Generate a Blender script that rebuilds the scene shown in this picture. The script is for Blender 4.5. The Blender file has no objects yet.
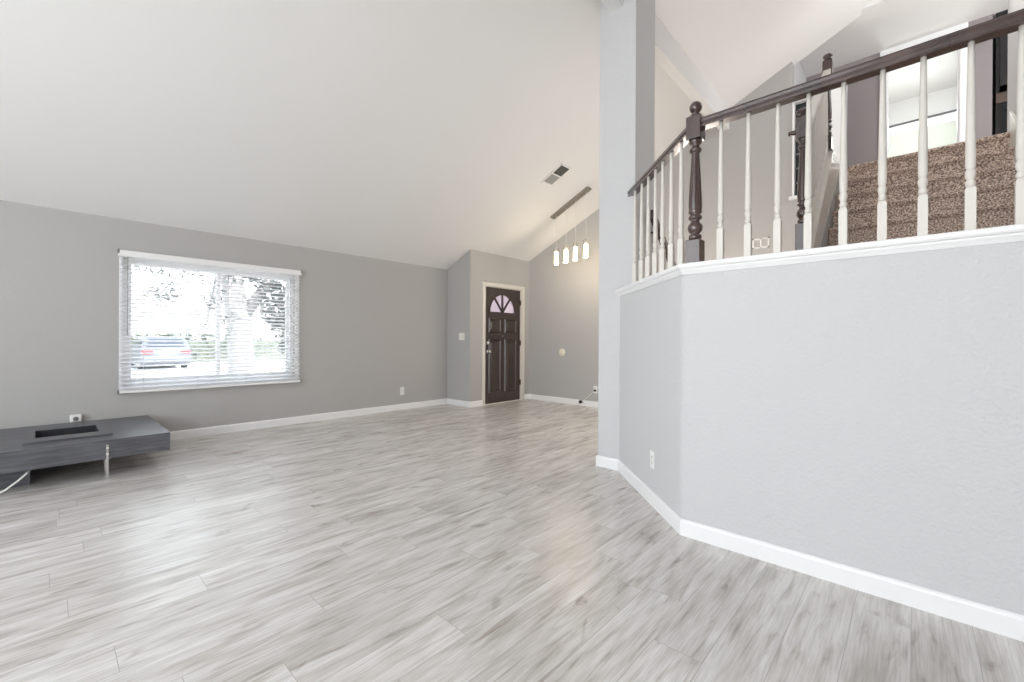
import bpy, math, random
from mathutils import Matrix, Vector
random.seed(7)
S = bpy.context.scene
COL = S.collection
PI = math.pi

# ---------------------------------------------------------------- camera
EYE = Vector((0, 0, 1.14))
YAW, PITCH, ROLL = 0.748949, -0.00161, 0.00451
r = Vector((math.cos(YAW), math.sin(YAW), 0)); f = Vector((-math.sin(YAW), math.cos(YAW), 0)); u = Vector((0, 0, 1))
f, u = f*math.cos(PITCH)+u*math.sin(PITCH), u*math.cos(PITCH)-f*math.sin(PITCH)
r, u = r*math.cos(ROLL)+u*math.sin(ROLL), u*math.cos(ROLL)-r*math.sin(ROLL)
cam = bpy.data.cameras.new('camera'); cam.sensor_width = 36; cam.lens = 431.1/1024*36
cam.clip_start = 0.05; cam.clip_end = 400
co = bpy.data.objects.new('camera', cam); COL.objects.link(co)
co.matrix_world = Matrix(((r.x, u.x, -f.x, EYE.x), (r.y, u.y, -f.y, EYE.y), (r.z, u.z, -f.z, EYE.z), (0, 0, 0, 1)))
S.camera = co

# ---------------------------------------------------------------- world, sun, fill lights, exposure
W = bpy.data.worlds.new('sky'); S.world = W; W.use_nodes = True
wn = W.node_tree.nodes; wl = W.node_tree.links
bg = wn['Background']; bg.inputs['Strength'].default_value = 2.3
tc = wn.new('ShaderNodeTexCoord'); sp = wn.new('ShaderNodeSeparateXYZ'); cr = wn.new('ShaderNodeValToRGB')
wl.new(tc.outputs['Generated'], sp.inputs[0]); wl.new(sp.outputs['Z'], cr.inputs[0]); wl.new(cr.outputs[0], bg.inputs[0])
cr.color_ramp.elements[0].position = 0.0; cr.color_ramp.elements[0].color = (0.92, 0.96, 1.0, 1)
cr.color_ramp.elements[1].position = 0.8; cr.color_ramp.elements[1].color = (0.80, 0.90, 1.0, 1)
sun = bpy.data.lights.new('sun', 'SUN'); sun.energy = 6.5; sun.angle = 0.02; sun.color = (1, .96, .9)
so = bpy.data.objects.new('sun', sun); COL.objects.link(so)
so.rotation_euler = Vector((-0.75, -0.30, -1.0)).to_track_quat('-Z', 'Y').to_euler()
def lamp(name, loc, power, col, radius):
    l = bpy.data.lights.new(name, 'POINT'); l.energy = power; l.color = col; l.shadow_soft_size = radius
    o = bpy.data.objects.new(name, l); COL.objects.link(o); o.location = loc; return o
lamp('hall_fill', (0.40, 5.0, 4.2), 13, (1, .95, .92), .3)  # added fill light over the steps, no fixture there
lamp('kitchen_fill', (2.2, 5.9, 4.0), 80, (.93, .97, 1), .4)  # unseen fill, added to brighten the beam side and upper ceiling
lamp('entry_fill', (-1.85, 5.25, 1.5), 33, (1, .90, .79), .25)  # warm fill hidden in the stairwell, added to lift the entry
lamp('rear_fill', (.1, -2.8, 1.4), 138, (.97, .98, 1), .5)  # bodiless fill behind the camera, added to even out the room light
lamp('bedroom_fill', (0.0, 8.4, 4.2), 13, (.95, 1, .97), .15)  # added fill that brightens the room beyond the doorway
S.view_settings.view_transform = 'Standard'; S.view_settings.look = 'None'
S.view_settings.gamma = 1; S.view_settings.use_curve_mapping = False
S.view_settings.exposure = 0.80

# ---------------------------------------------------------------- materials
def mat(name, col, rough=.5, metal=0, spec=.5, emit=None, estr=0, alpha=1, trans=0):
    m = bpy.data.materials.new(name); m.use_nodes = True
    b = m.node_tree.nodes['Principled BSDF']
    b.inputs['Base Color'].default_value = (*col, 1); b.inputs['Roughness'].default_value = rough
    b.inputs['Metallic'].default_value = metal; b.inputs['Specular IOR Level'].default_value = spec
    b.inputs['Alpha'].default_value = alpha; b.inputs['Transmission Weight'].default_value = trans
    if emit: b.inputs['Emission Color'].default_value = (*emit, 1); b.inputs['Emission Strength'].default_value = estr
    return m
def node(m, t, **k):
    n = m.node_tree.nodes.new(t)
    for a, v in k.items(): setattr(n, a, v)
    return n
def bump_noise(m, scale, strength, dist, detail=2):
    L = m.node_tree.links; b = m.node_tree.nodes['Principled BSDF']
    c = node(m, 'ShaderNodeTexCoord'); n = node(m, 'ShaderNodeTexNoise'); bp = node(m, 'ShaderNodeBump')
    n.inputs['Scale'].default_value = scale; n.inputs['Detail'].default_value = detail
    bp.inputs['Strength'].default_value = strength; bp.inputs['Distance'].default_value = dist
    L.new(c.outputs['Object'], n.inputs['Vector']); L.new(n.outputs['Fac'], bp.inputs['Height']); L.new(bp.outputs['Normal'], b.inputs['Normal'])
    return n
def speckle(m, scale, c0, c1, p0=.4, p1=.6, stretch=(1, 1, 1), detail=3):
    L = m.node_tree.links; b = m.node_tree.nodes['Principled BSDF']
    c = node(m, 'ShaderNodeTexCoord'); mp = node(m, 'ShaderNodeMapping'); n = node(m, 'ShaderNodeTexNoise'); rmp = node(m, 'ShaderNodeValToRGB')
    mp.inputs['Scale'].default_value = stretch
    n.inputs['Scale'].default_value = scale; n.inputs['Detail'].default_value = detail
    rmp.color_ramp.elements[0].position = p0; rmp.color_ramp.elements[0].color = (*c0, 1)
    rmp.color_ramp.elements[1].position = p1; rmp.color_ramp.elements[1].color = (*c1, 1)
    L.new(c.outputs['Object'], mp.inputs['Vector']); L.new(mp.outputs['Vector'], n.inputs['Vector'])
    L.new(n.outputs['Fac'], rmp.inputs['Fac']); L.new(rmp.outputs['Color'], b.inputs['Base Color'])

M = {}
M['pale'] = mat('lit_grey_paint', (.606, .606, .612), .75, spec=.25); bump_noise(M['pale'], 60, .6, .008)  # wall grey lightened for half wall and pillar; stronger light put into colour
M['wall'] = mat('grey_wall_paint', (.455, .445, .435), .75, spec=.25); bump_noise(M['wall'], 55, .22, .006)
M['mauve'] = mat('mauve_wall_paint', (.29, .26, .262), .75, spec=.25); bump_noise(M['mauve'], 55, .22, .006)
M['ceil'] = mat('ceiling_paint', (.82, .815, .805), .85, spec=.2); bump_noise(M['ceil'], 40, .1, .004)
M['white'] = mat('white_trim_paint', (.86, .86, .86), .38)
M['cream'] = mat('cream_trim_paint', (.70, .67, .615), .4)
M['wood'] = mat('dark_walnut', (.045, .028, .026), .26, spec=.7); M['wood'].node_tree.nodes['Principled BSDF'].inputs['Coat Weight'].default_value = .6; M['wood'].node_tree.nodes['Principled BSDF'].inputs['Coat Roughness'].default_value = .2
speckle(M['wood'], 9, (.036, .019, .017), (.078, .044, .038), .3, .7, (1, 1, .15))
M['door'] = mat('dark_brown_door', (.045, .030, .027), .3, spec=.7)
speckle(M['door'], 14, (.036, .024, .022), (.056, .038, .034), .3, .7, (1, 1, .08))
M['metal'] = mat('satin_nickel', (.72, .70, .67), .28, metal=1)
M['chrome'] = mat('chrome', (.8, .81, .82), .18, metal=1)
M['brass'] = mat('dark_bronze', (.10, .075, .055), .4, metal=.8)
M['plastic'] = mat('white_plastic', (.84, .84, .82), .4)
M['ivory'] = mat('ivory_plastic', (.80, .74, .60), .45)
M['black'] = mat('black_plastic', (.02, .02, .022), .4)
M['greyplastic'] = mat('grey_plastic', (.17, .165, .165), .45)
M['dark'] = mat('dark_slot', (.03, .03, .03), .7)
M['ventgrey'] = mat('vent_louvre', (.42, .41, .39), .55)
M['ventdark'] = mat('vent_dark', (.12, .115, .105), .6)
M['canopy'] = mat('canopy_brushed_nickel', (.30, .275, .24), .42, metal=.55)
M['table'] = mat('black_oak_veneer', (.06, .06, .066), .36, spec=.6)
speckle(M['table'], 7, (.062, .063, .072), (.125, .127, .142), .3, .7, (6, .6, 6))
M['recess'] = mat('black_steel_recess', (.025, .025, .03), .5)
M['slat'] = mat('blind_slat', (.9, .9, .92), .45)
M['lamp'] = mat('pendant_glow', (1, .9, .7), .5, emit=(1, .82, .55), estr=6)
M['shade'] = mat('pale_roller_shade', (.84, .87, .80), .9)
M['oven'] = mat('black_oven_glass', (.01, .01, .011), .15)
M['cab'] = mat('espresso_cabinet', (.014, .013, .014), .3)
M['cabwood'] = mat('brown_cabinet_rail', (.08, .05, .038), .5)
M['bark'] = mat('tree_bark', (.27, .26, .26), .9)
M['leaf'] = mat('tree_leaf', (.13, .14, .14), .6);  # grey haze of the bright window mixed into the leaf colour
M['hedge'] = mat('hedge_leaf', (.17, .19, .16), .7)
M['concrete'] = mat('pale_concrete', (.66, .65, .63), .9); speckle(M['concrete'], 3, (.62, .61, .59), (.70, .69, .67))
M['stucco'] = mat('pale_stucco', (.62, .58, .54), .9)
M['rooftile'] = mat('roof_shingle', (.30, .27, .26), .9)
M['carpaint'] = mat('silver_car_paint', (.13, .14, .17), .3, metal=.1)
M['carglass'] = mat('car_glass', (.05, .06, .08), .1)
M['housepane'] = mat('pale_house_window', (.34, .36, .38), .3)
M['red'] = mat('tail_light_red', (.42, .02, .03), .25)
M['rubber'] = mat('tyre_rubber', (.03, .03, .03), .8)

def glass(name, tint, gl):
    m = bpy.data.materials.new(name); m.use_nodes = True; t = m.node_tree; t.nodes.clear()
    o = t.nodes.new('ShaderNodeOutputMaterial'); mx = t.nodes.new('ShaderNodeMixShader'); a = t.nodes.new('ShaderNodeBsdfTransparent'); g = t.nodes.new('ShaderNodeBsdfGlossy')
    a.inputs[0].default_value = (*tint, 1); g.inputs['Roughness'].default_value = .03; mx.inputs[0].default_value = gl
    t.links.new(a.outputs[0], mx.inputs[1]); t.links.new(g.outputs[0], mx.inputs[2]); t.links.new(mx.outputs[0], o.inputs[0]); return m
M['glass'] = glass('window_glass', (.97, .98, .98), .05)
M['clear'] = glass('clear_lamp_glass', (.97, .97, .96), .07)
M['darkglass'] = mat('dark_window_glass', (.02, .024, .03), .08)
# frosted fan light panes: translucent, lit by the daylight outside
mf = bpy.data.materials.new('frosted_pane'); mf.use_nodes = True; t = mf.node_tree; t.nodes.clear()
o_ = t.nodes.new('ShaderNodeOutputMaterial'); mx_ = t.nodes.new('ShaderNodeMixShader'); a_ = t.nodes.new('ShaderNodeBsdfTranslucent'); g_ = t.nodes.new('ShaderNodeBsdfTransparent')
a_.inputs[0].default_value = (.50, .43, .46, 1); mx_.inputs[0].default_value = .12
t.links.new(a_.outputs[0], mx_.inputs[1]); t.links.new(g_.outputs[0], mx_.inputs[2]); t.links.new(mx_.outputs[0], o_.inputs[0]); M['frost'] = mf

def add_translucent(m, col, w):
    t = m.node_tree; b = t.nodes['Principled BSDF']; o = [n for n in t.nodes if n.type == 'OUTPUT_MATERIAL'][0]
    a = t.nodes.new('ShaderNodeBsdfTranslucent'); a.inputs[0].default_value = (*col, 1)
    mx = t.nodes.new('ShaderNodeMixShader'); mx.inputs[0].default_value = w
    t.links.new(b.outputs[0], mx.inputs[1]); t.links.new(a.outputs[0], mx.inputs[2]); t.links.new(mx.outputs[0], o.inputs[0])
add_translucent(M['slat'], (.95, .95, .97), .25)
add_translucent(M['shade'], (.80, .88, .74), .12)
add_translucent(M['leaf'], (.09, .10, .085), .2)

# floor planks, long side along Y
mfl = mat('grey_vinyl_planks', (.5, .48, .45), .27, spec=.65); M['floor'] = mfl
L = mfl.node_tree.links; b = mfl.node_tree.nodes['Principled BSDF']
c = node(mfl, 'ShaderNodeTexCoord'); mp = node(mfl, 'ShaderNodeMapping'); mp.inputs['Rotation'].default_value = (0, 0, PI/2)
br = node(mfl, 'ShaderNodeTexBrick'); br.offset = 0
br.inputs['Color1'].default_value = (0, 0, 0, 1); br.inputs['Color2'].default_value = (1, 1, 1, 1); br.inputs['Mortar'].default_value = (.5, .5, .5, 1)
br.inputs['Scale'].default_value = 1; br.inputs['Mortar Size'].default_value = .0012; br.inputs['Mortar Smooth'].default_value = .2; br.inputs['Bias'].default_value = 0
br.inputs['Brick Width'].default_value = 1.22; br.inputs['Row Height'].default_value = .18
L.new(c.outputs['Object'], mp.inputs['Vector']); sx = node(mfl, 'ShaderNodeSeparateXYZ'); L.new(mp.outputs['Vector'], sx.inputs[0])
rw = node(mfl, 'ShaderNodeMath', operation='DIVIDE'); rw.inputs[1].default_value = .18; L.new(sx.outputs['Y'], rw.inputs[0])
rf = node(mfl, 'ShaderNodeMath', operation='FLOOR'); L.new(rw.outputs[0], rf.inputs[0])
wn_ = node(mfl, 'ShaderNodeTexWhiteNoise', noise_dimensions='1D'); L.new(rf.outputs[0], wn_.inputs['W'])
sh_ = node(mfl, 'ShaderNodeMath', operation='MULTIPLY_ADD'); sh_.inputs[1].default_value = 1.22; L.new(wn_.outputs['Value'], sh_.inputs[0]); L.new(sx.outputs['X'], sh_.inputs[2])
cx_ = node(mfl, 'ShaderNodeCombineXYZ'); L.new(sh_.outputs[0], cx_.inputs['X']); L.new(sx.outputs['Y'], cx_.inputs['Y']); L.new(cx_.outputs[0], br.inputs['Vector'])
# shift the grain on every plank
sc_ = node(mfl, 'ShaderNodeVectorMath', operation='SCALE'); sc_.inputs['Scale'].default_value = 11
ad_ = node(mfl, 'ShaderNodeVectorMath', operation='ADD')
L.new(br.outputs['Color'], sc_.inputs[0]); L.new(c.outputs['Object'], ad_.inputs[0]); L.new(sc_.outputs[0], ad_.inputs[1])
def grain(sx, sy, scale, detail, dist):
    q = node(mfl, 'ShaderNodeMapping'); q.inputs['Scale'].default_value = (sx, sy, 1); n = node(mfl, 'ShaderNodeTexNoise')
    n.inputs['Scale'].default_value = scale; n.inputs['Detail'].default_value = detail; n.inputs['Distortion'].default_value = dist
    L.new(ad_.outputs[0], q.inputs['Vector']); L.new(q.outputs['Vector'], n.inputs['Vector']); return n
def cramp(src, stops):
    n_ = node(mfl, 'ShaderNodeValToRGB'); e_ = n_.color_ramp.elements
    e_[0].position, e_[0].color = stops[0][0], (*stops[0][1], 1); e_[1].position, e_[1].color = stops[-1][0], (*stops[-1][1], 1)
    for p_, c_ in stops[1:-1]: q_ = e_.new(p_); q_.color = (*c_, 1)
    L.new(src, n_.inputs['Fac']); return n_.outputs['Color']
def mix(kind, fac, a, b_):
    m_ = node(mfl, 'ShaderNodeMix', data_type='RGBA', blend_type=kind); m_.inputs['Factor'].default_value = fac
    L.new(a, m_.inputs[6]); L.new(b_, m_.inputs[7]); return m_.outputs[2]
g1 = grain(5, .9, 2.4, 6, .5)       # broad cloudy streaks
g2 = grain(60, 2.2, 2.6, 5, .15)    # fine pores
g3 = grain(14, 1.5, 2.2, 5, .8)     # short darker dashes
g4 = grain(3.0, 1.3, 1.5, 3, 2.2)   # knots
base = cramp(g1.outputs['Fac'], [(.30, (.42, .395, .365)), (.46, (.535, .51, .485)), (.66, (.61, .595, .575))])
m1 = mix('MULTIPLY', .75, base, cramp(g2.outputs['Fac'], [(.30, (.76, .745, .73)), (.60, (1.04, 1.04, 1.04))]))
m2 = mix('MULTIPLY', .8, m1, cramp(g3.outputs['Fac'], [(.30, (.64, .60, .56)), (.41, (.90, .885, .87)), (.50, (1, 1, 1)), (.72, (1.08, 1.08, 1.08))]))
m2 = mix('MULTIPLY', .8, m2, cramp(g4.outputs['Fac'], [(.24, (.55, .50, .46)), (.34, (1, 1, 1))]))
m3 = mix('MULTIPLY', 1, m2, cramp(br.outputs['Color'], [(0, (.93, .925, .92)), (1, (1.05, 1.05, 1.05))]))
m3 = mix('MULTIPLY', 1, m3, cramp(br.outputs['Color'], [(0, (1.19, 1.195, 1.21)), (1, (1.19, 1.195, 1.21))]))
m4 = node(mfl, 'ShaderNodeMix', data_type='RGBA', blend_type='MIX'); L.new(br.outputs['Fac'], m4.inputs['Factor']); L.new(m3, m4.inputs[6]); m4.inputs[7].default_value = (.40, .38, .36, 1)
L.new(m4.outputs[2], b.inputs['Base Color'])
bp = node(mfl, 'ShaderNodeBump'); bp.inputs['Strength'].default_value = .18; bp.inputs['Distance'].default_value = .003
L.new(g2.outputs['Fac'], bp.inputs['Height']); L.new(bp.outputs['Normal'], b.inputs['Normal'])

mc = mat('brown_speckled_carpet', (.2, .15, .12), .95, spec=.1); M['carpet'] = mc
L = mc.node_tree.links; b = mc.node_tree.nodes['Principled BSDF']
c = node(mc, 'ShaderNodeTexCoord'); n = node(mc, 'ShaderNodeTexNoise'); n.inputs['Scale'].default_value = 92; n.inputs['Detail'].default_value = 3
rmp = node(mc, 'ShaderNodeValToRGB'); e = rmp.color_ramp.elements
e[0].position = .36; e[0].color = (.17, .12, .10, 1); e[1].position = .66; e[1].color = (.86, .72, .62, 1); e3 = e.new(.5); e3.color = (.50, .385, .32, 1)
L.new(c.outputs['Object'], n.inputs['Vector']); L.new(n.outputs['Fac'], rmp.inputs['Fac']); L.new(rmp.outputs['Color'], b.inputs['Base Color'])
bp = node(mc, 'ShaderNodeBump'); bp.inputs['Strength'].default_value = .8; bp.inputs['Distance'].default_value = .01
L.new(n.outputs['Fac'], bp.inputs['Height']); L.new(bp.outputs['Normal'], b.inputs['Normal'])

# ---------------------------------------------------------------- mesh helpers
def wpos(o):
    v = Vector((0, 0, 0))
    while o: v = v + o.location; o = o.parent
    return v
class MB:
    def __init__(s): s.v = []; s.f = []; s.sm = []
    def face(s, pts, smooth=False):
        k = len(s.v); s.v += [tuple(p) for p in pts]; s.f.append(tuple(range(k, k+len(pts)))); s.sm.append(smooth); return s
    def hexa(s, p):
        k = len(s.v); s.v += [tuple(q) for q in p]
        for q in ((0, 3, 2, 1), (4, 5, 6, 7), (0, 1, 5, 4), (1, 2, 6, 5), (2, 3, 7, 6), (3, 0, 4, 7)): s.f.append(tuple(k+i for i in q)); s.sm.append(False)
        return s
    def box(s, x0, x1, y0, y1, z0, z1):
        return s.hexa([(x0, y0, z0), (x1, y0, z0), (x1, y1, z0), (x0, y1, z0), (x0, y0, z1), (x1, y0, z1), (x1, y1, z1), (x0, y1, z1)])
    def prism(s, poly, fn, a0, a1, smooth=False):
        # poly: 2D list, fn(u, v, a) -> xyz
        n = len(poly); k = len(s.v)
        s.v += [tuple(fn(p[0], p[1], a0)) for p in poly] + [tuple(fn(p[0], p[1], a1)) for p in poly]
        s.f.append(tuple(k+i for i in range(n-1, -1, -1))); s.sm.append(False)
        s.f.append(tuple(k+n+i for i in range(n))); s.sm.append(False)
        for i in range(n):
            j = (i+1) % n; s.f.append((k+i, k+j, k+n+j, k+n+i)); s.sm.append(smooth)
        return s
    def rings(s, rings, smooth=True, cap=True):
        n = len(rings[0]); k = len(s.v)
        for q in rings: s.v += [tuple(p) for p in q]
        for a in range(len(rings)-1):
            for i in range(n):
                j = (i+1) % n; s.f.append((k+a*n+i, k+a*n+j, k+(a+1)*n+j, k+(a+1)*n+i)); s.sm.append(smooth)
        if cap:
            s.f.append(tuple(k+i for i in range(n-1, -1, -1))); s.sm.append(False)
            m = k+(len(rings)-1)*n; s.f.append(tuple(m+i for i in range(n))); s.sm.append(False)
        return s
    def lathe(s, prof, c=(0, 0, 0), axis='z', n=20):
        R = []
        for rad, h in prof:
            q = []
            for i in range(n):
                a = 2*PI*i/n; x, y = rad*math.cos(a), rad*math.sin(a)
                p = {'z': (x, y, h), 'x': (h, x, y), 'y': (y, h, x)}[axis]
                q.append((c[0]+p[0], c[1]+p[1], c[2]+p[2]))
            R.append(q)
        return s.rings(R)
    def tube(s, pts, rad, n=8):
        pts = [Vector(p) for p in pts]; R = []; rr = rad if isinstance(rad, (list, tuple)) else [rad]*len(pts)
        for i, p in enumerate(pts):
            d = (pts[min(i+1, len(pts)-1)]-pts[max(i-1, 0)]).normalized()
            a = d.orthogonal().normalized() if i == 0 else (a-d*a.dot(d)).normalized()
            bb = d.cross(a); R.append([p+(a*math.cos(2*PI*k/n)+bb*math.sin(2*PI*k/n))*rr[i] for k in range(n)])
        return s.rings(R)
    def sweep(s, path, prof, smooth=False):
        # path: xy list; prof: (d, z) with d to the right of the walking direction
        P = [Vector((p[0], p[1])) for p in path]; R = []
        for i, p in enumerate(P):
            ns = []
            if i > 0: d = (p-P[i-1]).normalized(); ns.append(Vector((d.y, -d.x)))
            if i < len(P)-1: d = (P[i+1]-p).normalized(); ns.append(Vector((d.y, -d.x)))
            m_ = ns[0] if len(ns) == 1 else (ns[0]+ns[1]).normalized()/((ns[0]+ns[1]).normalized().dot(ns[0]))
            R.append([(p.x+m_.x*q[0], p.y+m_.y*q[0], q[1]) for q in prof])
        return s.rings(R, smooth)
    def mesh(s, name, m, off=Vector((0, 0, 0)), bevel=0):
        me = bpy.data.meshes.new(name); me.from_pydata([(v[0]-off.x, v[1]-off.y, v[2]-off.z) for v in s.v], [], s.f)
        me.polygons.foreach_set('use_smooth', s.sm)
        import bmesh
        bm = bmesh.new(); bm.from_mesh(me); bmesh.ops.remove_doubles(bm, verts=bm.verts, dist=1e-5); bmesh.ops.recalc_face_normals(bm, faces=bm.faces); bm.to_mesh(me); bm.free()
        me.materials.append(m); return me
    def build(s, name, m, parent=None, at=None, bevel=0):
        """at: where the object's own origin goes (world)."""
        base = wpos(parent) if parent else Vector((0, 0, 0))
        org = Vector(at) if at is not None else base
        o = bpy.data.objects.new(name, s.mesh(name, m, org)); COL.objects.link(o)
        o.location = org-base if parent else org
        if parent: o.parent = parent
        if bevel:
            md = o.modifiers.new('bevel', 'BEVEL'); md.width = bevel; md.segments = 2; md.limit_method = 'ANGLE'
        return o
def box(*a): return MB().box(*a)
def tag(o, label=None, cat=None, group=None, kind=None):
    for k, v in (('label', label), ('category', cat), ('group', group), ('kind', kind)):
        if v: o[k] = v
    return o
def thing(name, loc, label, cat, group=None, kind=None):
    o = bpy.data.objects.new(name, None); COL.objects.link(o); o.location = loc; o.empty_display_size = .1
    return tag(o, label, cat, group, kind)
def struct(name, mb, m, label, cat, parent=None, bevel=0):
    return tag(mb.build(name, m, parent, bevel=bevel), label, cat, None, 'structure')
def copy_part(o, parent, delta):
    c_ = o.copy(); COL.objects.link(c_); c_.parent = parent; c_.location = o.location+Vector(delta)
    return c_
def copy_tree(o, loc):
    c_ = o.copy(); COL.objects.link(c_); c_.location = loc
    for ch in list(o.children):
        d = ch.copy(); COL.objects.link(d); d.parent = c_
        for g in list(ch.children):
            e_ = g.copy(); COL.objects.link(e_); e_.parent = d
    return c_

# ================================================================ THE ROOM
XL, YS, XD, YP = -6.11, 4.87, -5.5, 6.4       # window wall, switch wall, door wall, far wall
def roofz(x): return 2.40+.46*(x-XL)
BACK, RIGHT = -3.4, 3.3
struct('floor', box(XL-.15, RIGHT, BACK, YP+.15, -.12, 0), M['floor'], 'pale grey wood-look plank floor of the living room', 'floor')
# sloping ceiling, one plane rising from the window wall
pc = [(-6.7, roofz(-6.7)), (RIGHT+.2, roofz(RIGHT+.2)), (RIGHT+.2, roofz(RIGHT+.2)+.18), (-6.7, roofz(-6.7)+.18)]
struct('ceiling', MB().prism(pc, lambda a, z, y: (a, y, z), BACK, YP+.12), M['ceil'], 'white vaulted ceiling sloping up from the window wall', 'ceiling')

# window wall with the opening
WY0, WY1, WZ0, WZ1 = .53, 2.27, .62, 2.02
wm = MB().box(XL-.14, XL, BACK, WY0, 0, 2.40).box(XL-.14, XL, WY1, YS+.14, 0, 2.40).box(XL-.14, XL, WY0, WY1, 0, WZ0).box(XL-.14, XL, WY0, WY1, WZ1, 2.40)
struct('wall_left', wm, M['wall'], 'long grey wall with the wide blinded window', 'wall')
def gable(x0, x1, y0, y1):
    return MB().prism([(x0, 0), (x1, 0), (x1, roofz(x1)), (x0, roofz(x0))], lambda a, z, y: (a, y, z), y0, y1)
struct('wall_alcove', gable(XL-.14, XD-.14, YS, YS+.14), M['wall'], 'narrow grey return wall carrying the double light switch', 'wall')
DY0, DY1, DZ = 5.215, 6.165, 2.10
wm = MB()
for y0, y1, z0 in ((YS, DY0, 0), (DY1, YP+.1, 0), (DY0, DY1, DZ)): wm.box(XD-.14, XD, y0, y1, z0, roofz(XD)-.0)
struct('wall_front', wm, M['wall'], 'grey entry wall around the dark front door', 'wall')
# far wall (pendants hang before it); low piece right of the tall part holds a narrow window
XF = -1.135
wm = gable(XD-.14, XF, YP, YP+.12)
NX0, NX1, NZ0, NZ1 = -1.105, -.955, 2.96, 4.16
for x0, x1, z0, z1 in ((XF, NX0, 0, 4.27), (NX1, -.73, 0, 4.27), (NX0, NX1, 0, NZ0), (NX0, NX1, NZ1, 4.27)): wm.box(x0, x1, YP, YP+.12, z0, z1)
struct('wall_back', wm, M['wall'], 'tall far grey wall behind the four glowing pendants', 'wall')
struct('trim_5', box(-.73, -.59, YP-.02, YP+.14, 0, 4.27), M['white'], 'white end post of the low wall behind the upper stair railing', 'trim')
# pillar
CX0, CX1, CY0, CY1 = -2.097, -1.744, 3.415, 3.785
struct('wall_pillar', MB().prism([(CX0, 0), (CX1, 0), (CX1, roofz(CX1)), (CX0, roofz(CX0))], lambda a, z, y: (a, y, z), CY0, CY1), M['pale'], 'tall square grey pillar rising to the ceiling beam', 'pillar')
# ridge beam
struct('trim_1', box(-1.985, -1.868, BACK, YP+.01, 4.07, 4.40), M['ceil'], 'white boxed beam under the vaulted ceiling, meeting the pillar', 'beam')
# half wall of the stair landing
A, B, C = (-1.883, 3.415), (-.992, 2.546), (RIGHT, 2.546)
HW = 1.53
b_in = (B[0]-.032, B[1]+.0317); b_out = (B[0]+.045, B[1])
BR = [tuple((1-t)**2*b_in[i]+2*t*(1-t)*B[i]+t*t*b_out[i] for i in (0, 1)) for t in (0, .2, .4, .6, .8, 1)]   # rounded plaster corner
struct('wall_half', MB().sweep([A]+BR+[C], [(0, 0), (0, HW), (-.12, HW), (-.12, 0)]), M['pale'], 'grey angled half wall below the landing railing', 'wall')
capprof = [(-.14, HW), (.006, HW), (.008, HW+.004), (.012, HW+.012), (.020, HW+.022), (.022, HW+.030), (.032, HW+.034), (.036, HW+.042), (.036, HW+.056), (.032, HW+.061), (-.15, HW+.061)]
A0 = (A[0]-.016, A[1]+.0157)
struct('trim_2', MB().sweep([A0, B, C], capprof), M['white'], 'white moulded ledge capping the angled half wall', 'trim')
bb = [(0, 0), (.015, 0), (.015, .078), (.012, .088), (.006, .095), (0, .095)]
struct('baseboard_left', MB().sweep([(XL, BACK), (XL, YS), (XD, YS), (XD, 5.15)], bb), M['white'], 'white skirting board along the window wall and alcove', 'baseboard')
struct('baseboard_back', MB().sweep([(XD, 6.255), (XD, YP), (-1.8, YP)], bb), M['white'], 'white skirting board under the pendant wall', 'baseboard')
struct('baseboard_half', MB().sweep([(CX0, CY1), (CX0, CY0), A, B, C], bb), M['white'], 'white skirting board around the pillar and angled half wall', 'baseboard')
# right side of the room (out of frame) and the stairwell's right wall
struct('wall_right', MB().box(RIGHT, RIGHT+.15, BACK, 11.2, -.1, roofz(RIGHT)), M['wall'], 'grey right-hand wall of the house', 'wall')
struct('wall_rear', MB().prism([(-.6, 0), (RIGHT, 0), (RIGHT, roofz(RIGHT)), (-.6, roofz(-.6))], lambda a, z, y: (a, y, z), BACK-.15, BACK).box(XL, -4.6, BACK-.15, BACK, 0, 2.4), M['wall'], 'grey unseen rear wall with a wide opening added to let daylight in', 'wall')  # out of view; opening shaped to admit and steer daylight
SX0, SX1 = -.524, .585
wm = MB().box(SX1+.015, SX1+.135, 2.67, 5.74, 0, roofz(SX1))
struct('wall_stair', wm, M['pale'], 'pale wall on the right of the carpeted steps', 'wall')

# ---------------------------------------------------------------- stairs
Y0, G, Rr, Z0 = 5.40, .23, .195, 2.885
LZ = Z0-7*Rr
st = thing('staircase', (0, 4.0, 0), 'brown speckled carpet staircase rising from the landing to the upper hall', 'stairs', kind='structure')
lp = [(-1.80, 3.50), (-.96, 2.68), (SX1+.015, 2.68), (SX1+.015, Y0-6*G+.05), (-.66, Y0-6*G+.05), (-.66, 3.80), (-1.74, 3.80)]
MB().prism(lp, lambda a, c_, z: (a, c_, z), LZ-.2, LZ).build('landing', M['carpet'], st)
for k in range(7):
    y = Y0-k*G; z = Z0-k*Rr
    # tread with rounded nosing, riser below
    pr = [(y+.02, z-Rr), (y+.02, z-.050), (y+.012, z-.046), (y+.001, z-.036), (y-.006, z-.024), (y-.003, z-.010), (y+.007, z-.002), (y+.022, z), (y+G+.03, z), (y+G+.03, z-Rr)]
    MB().prism(pr, lambda a, zz, x: (x, a, zz), SX0, SX1).build('step', M['carpet'], st)
for k in range(7):   # lower flight going down towards the entry
    y = 3.80+.25*k; z = LZ-.187*(k+1)
    MB().box(-1.74, -.70, y, y+.26, z-.187, z).build('step', M['carpet'], st)
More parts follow.
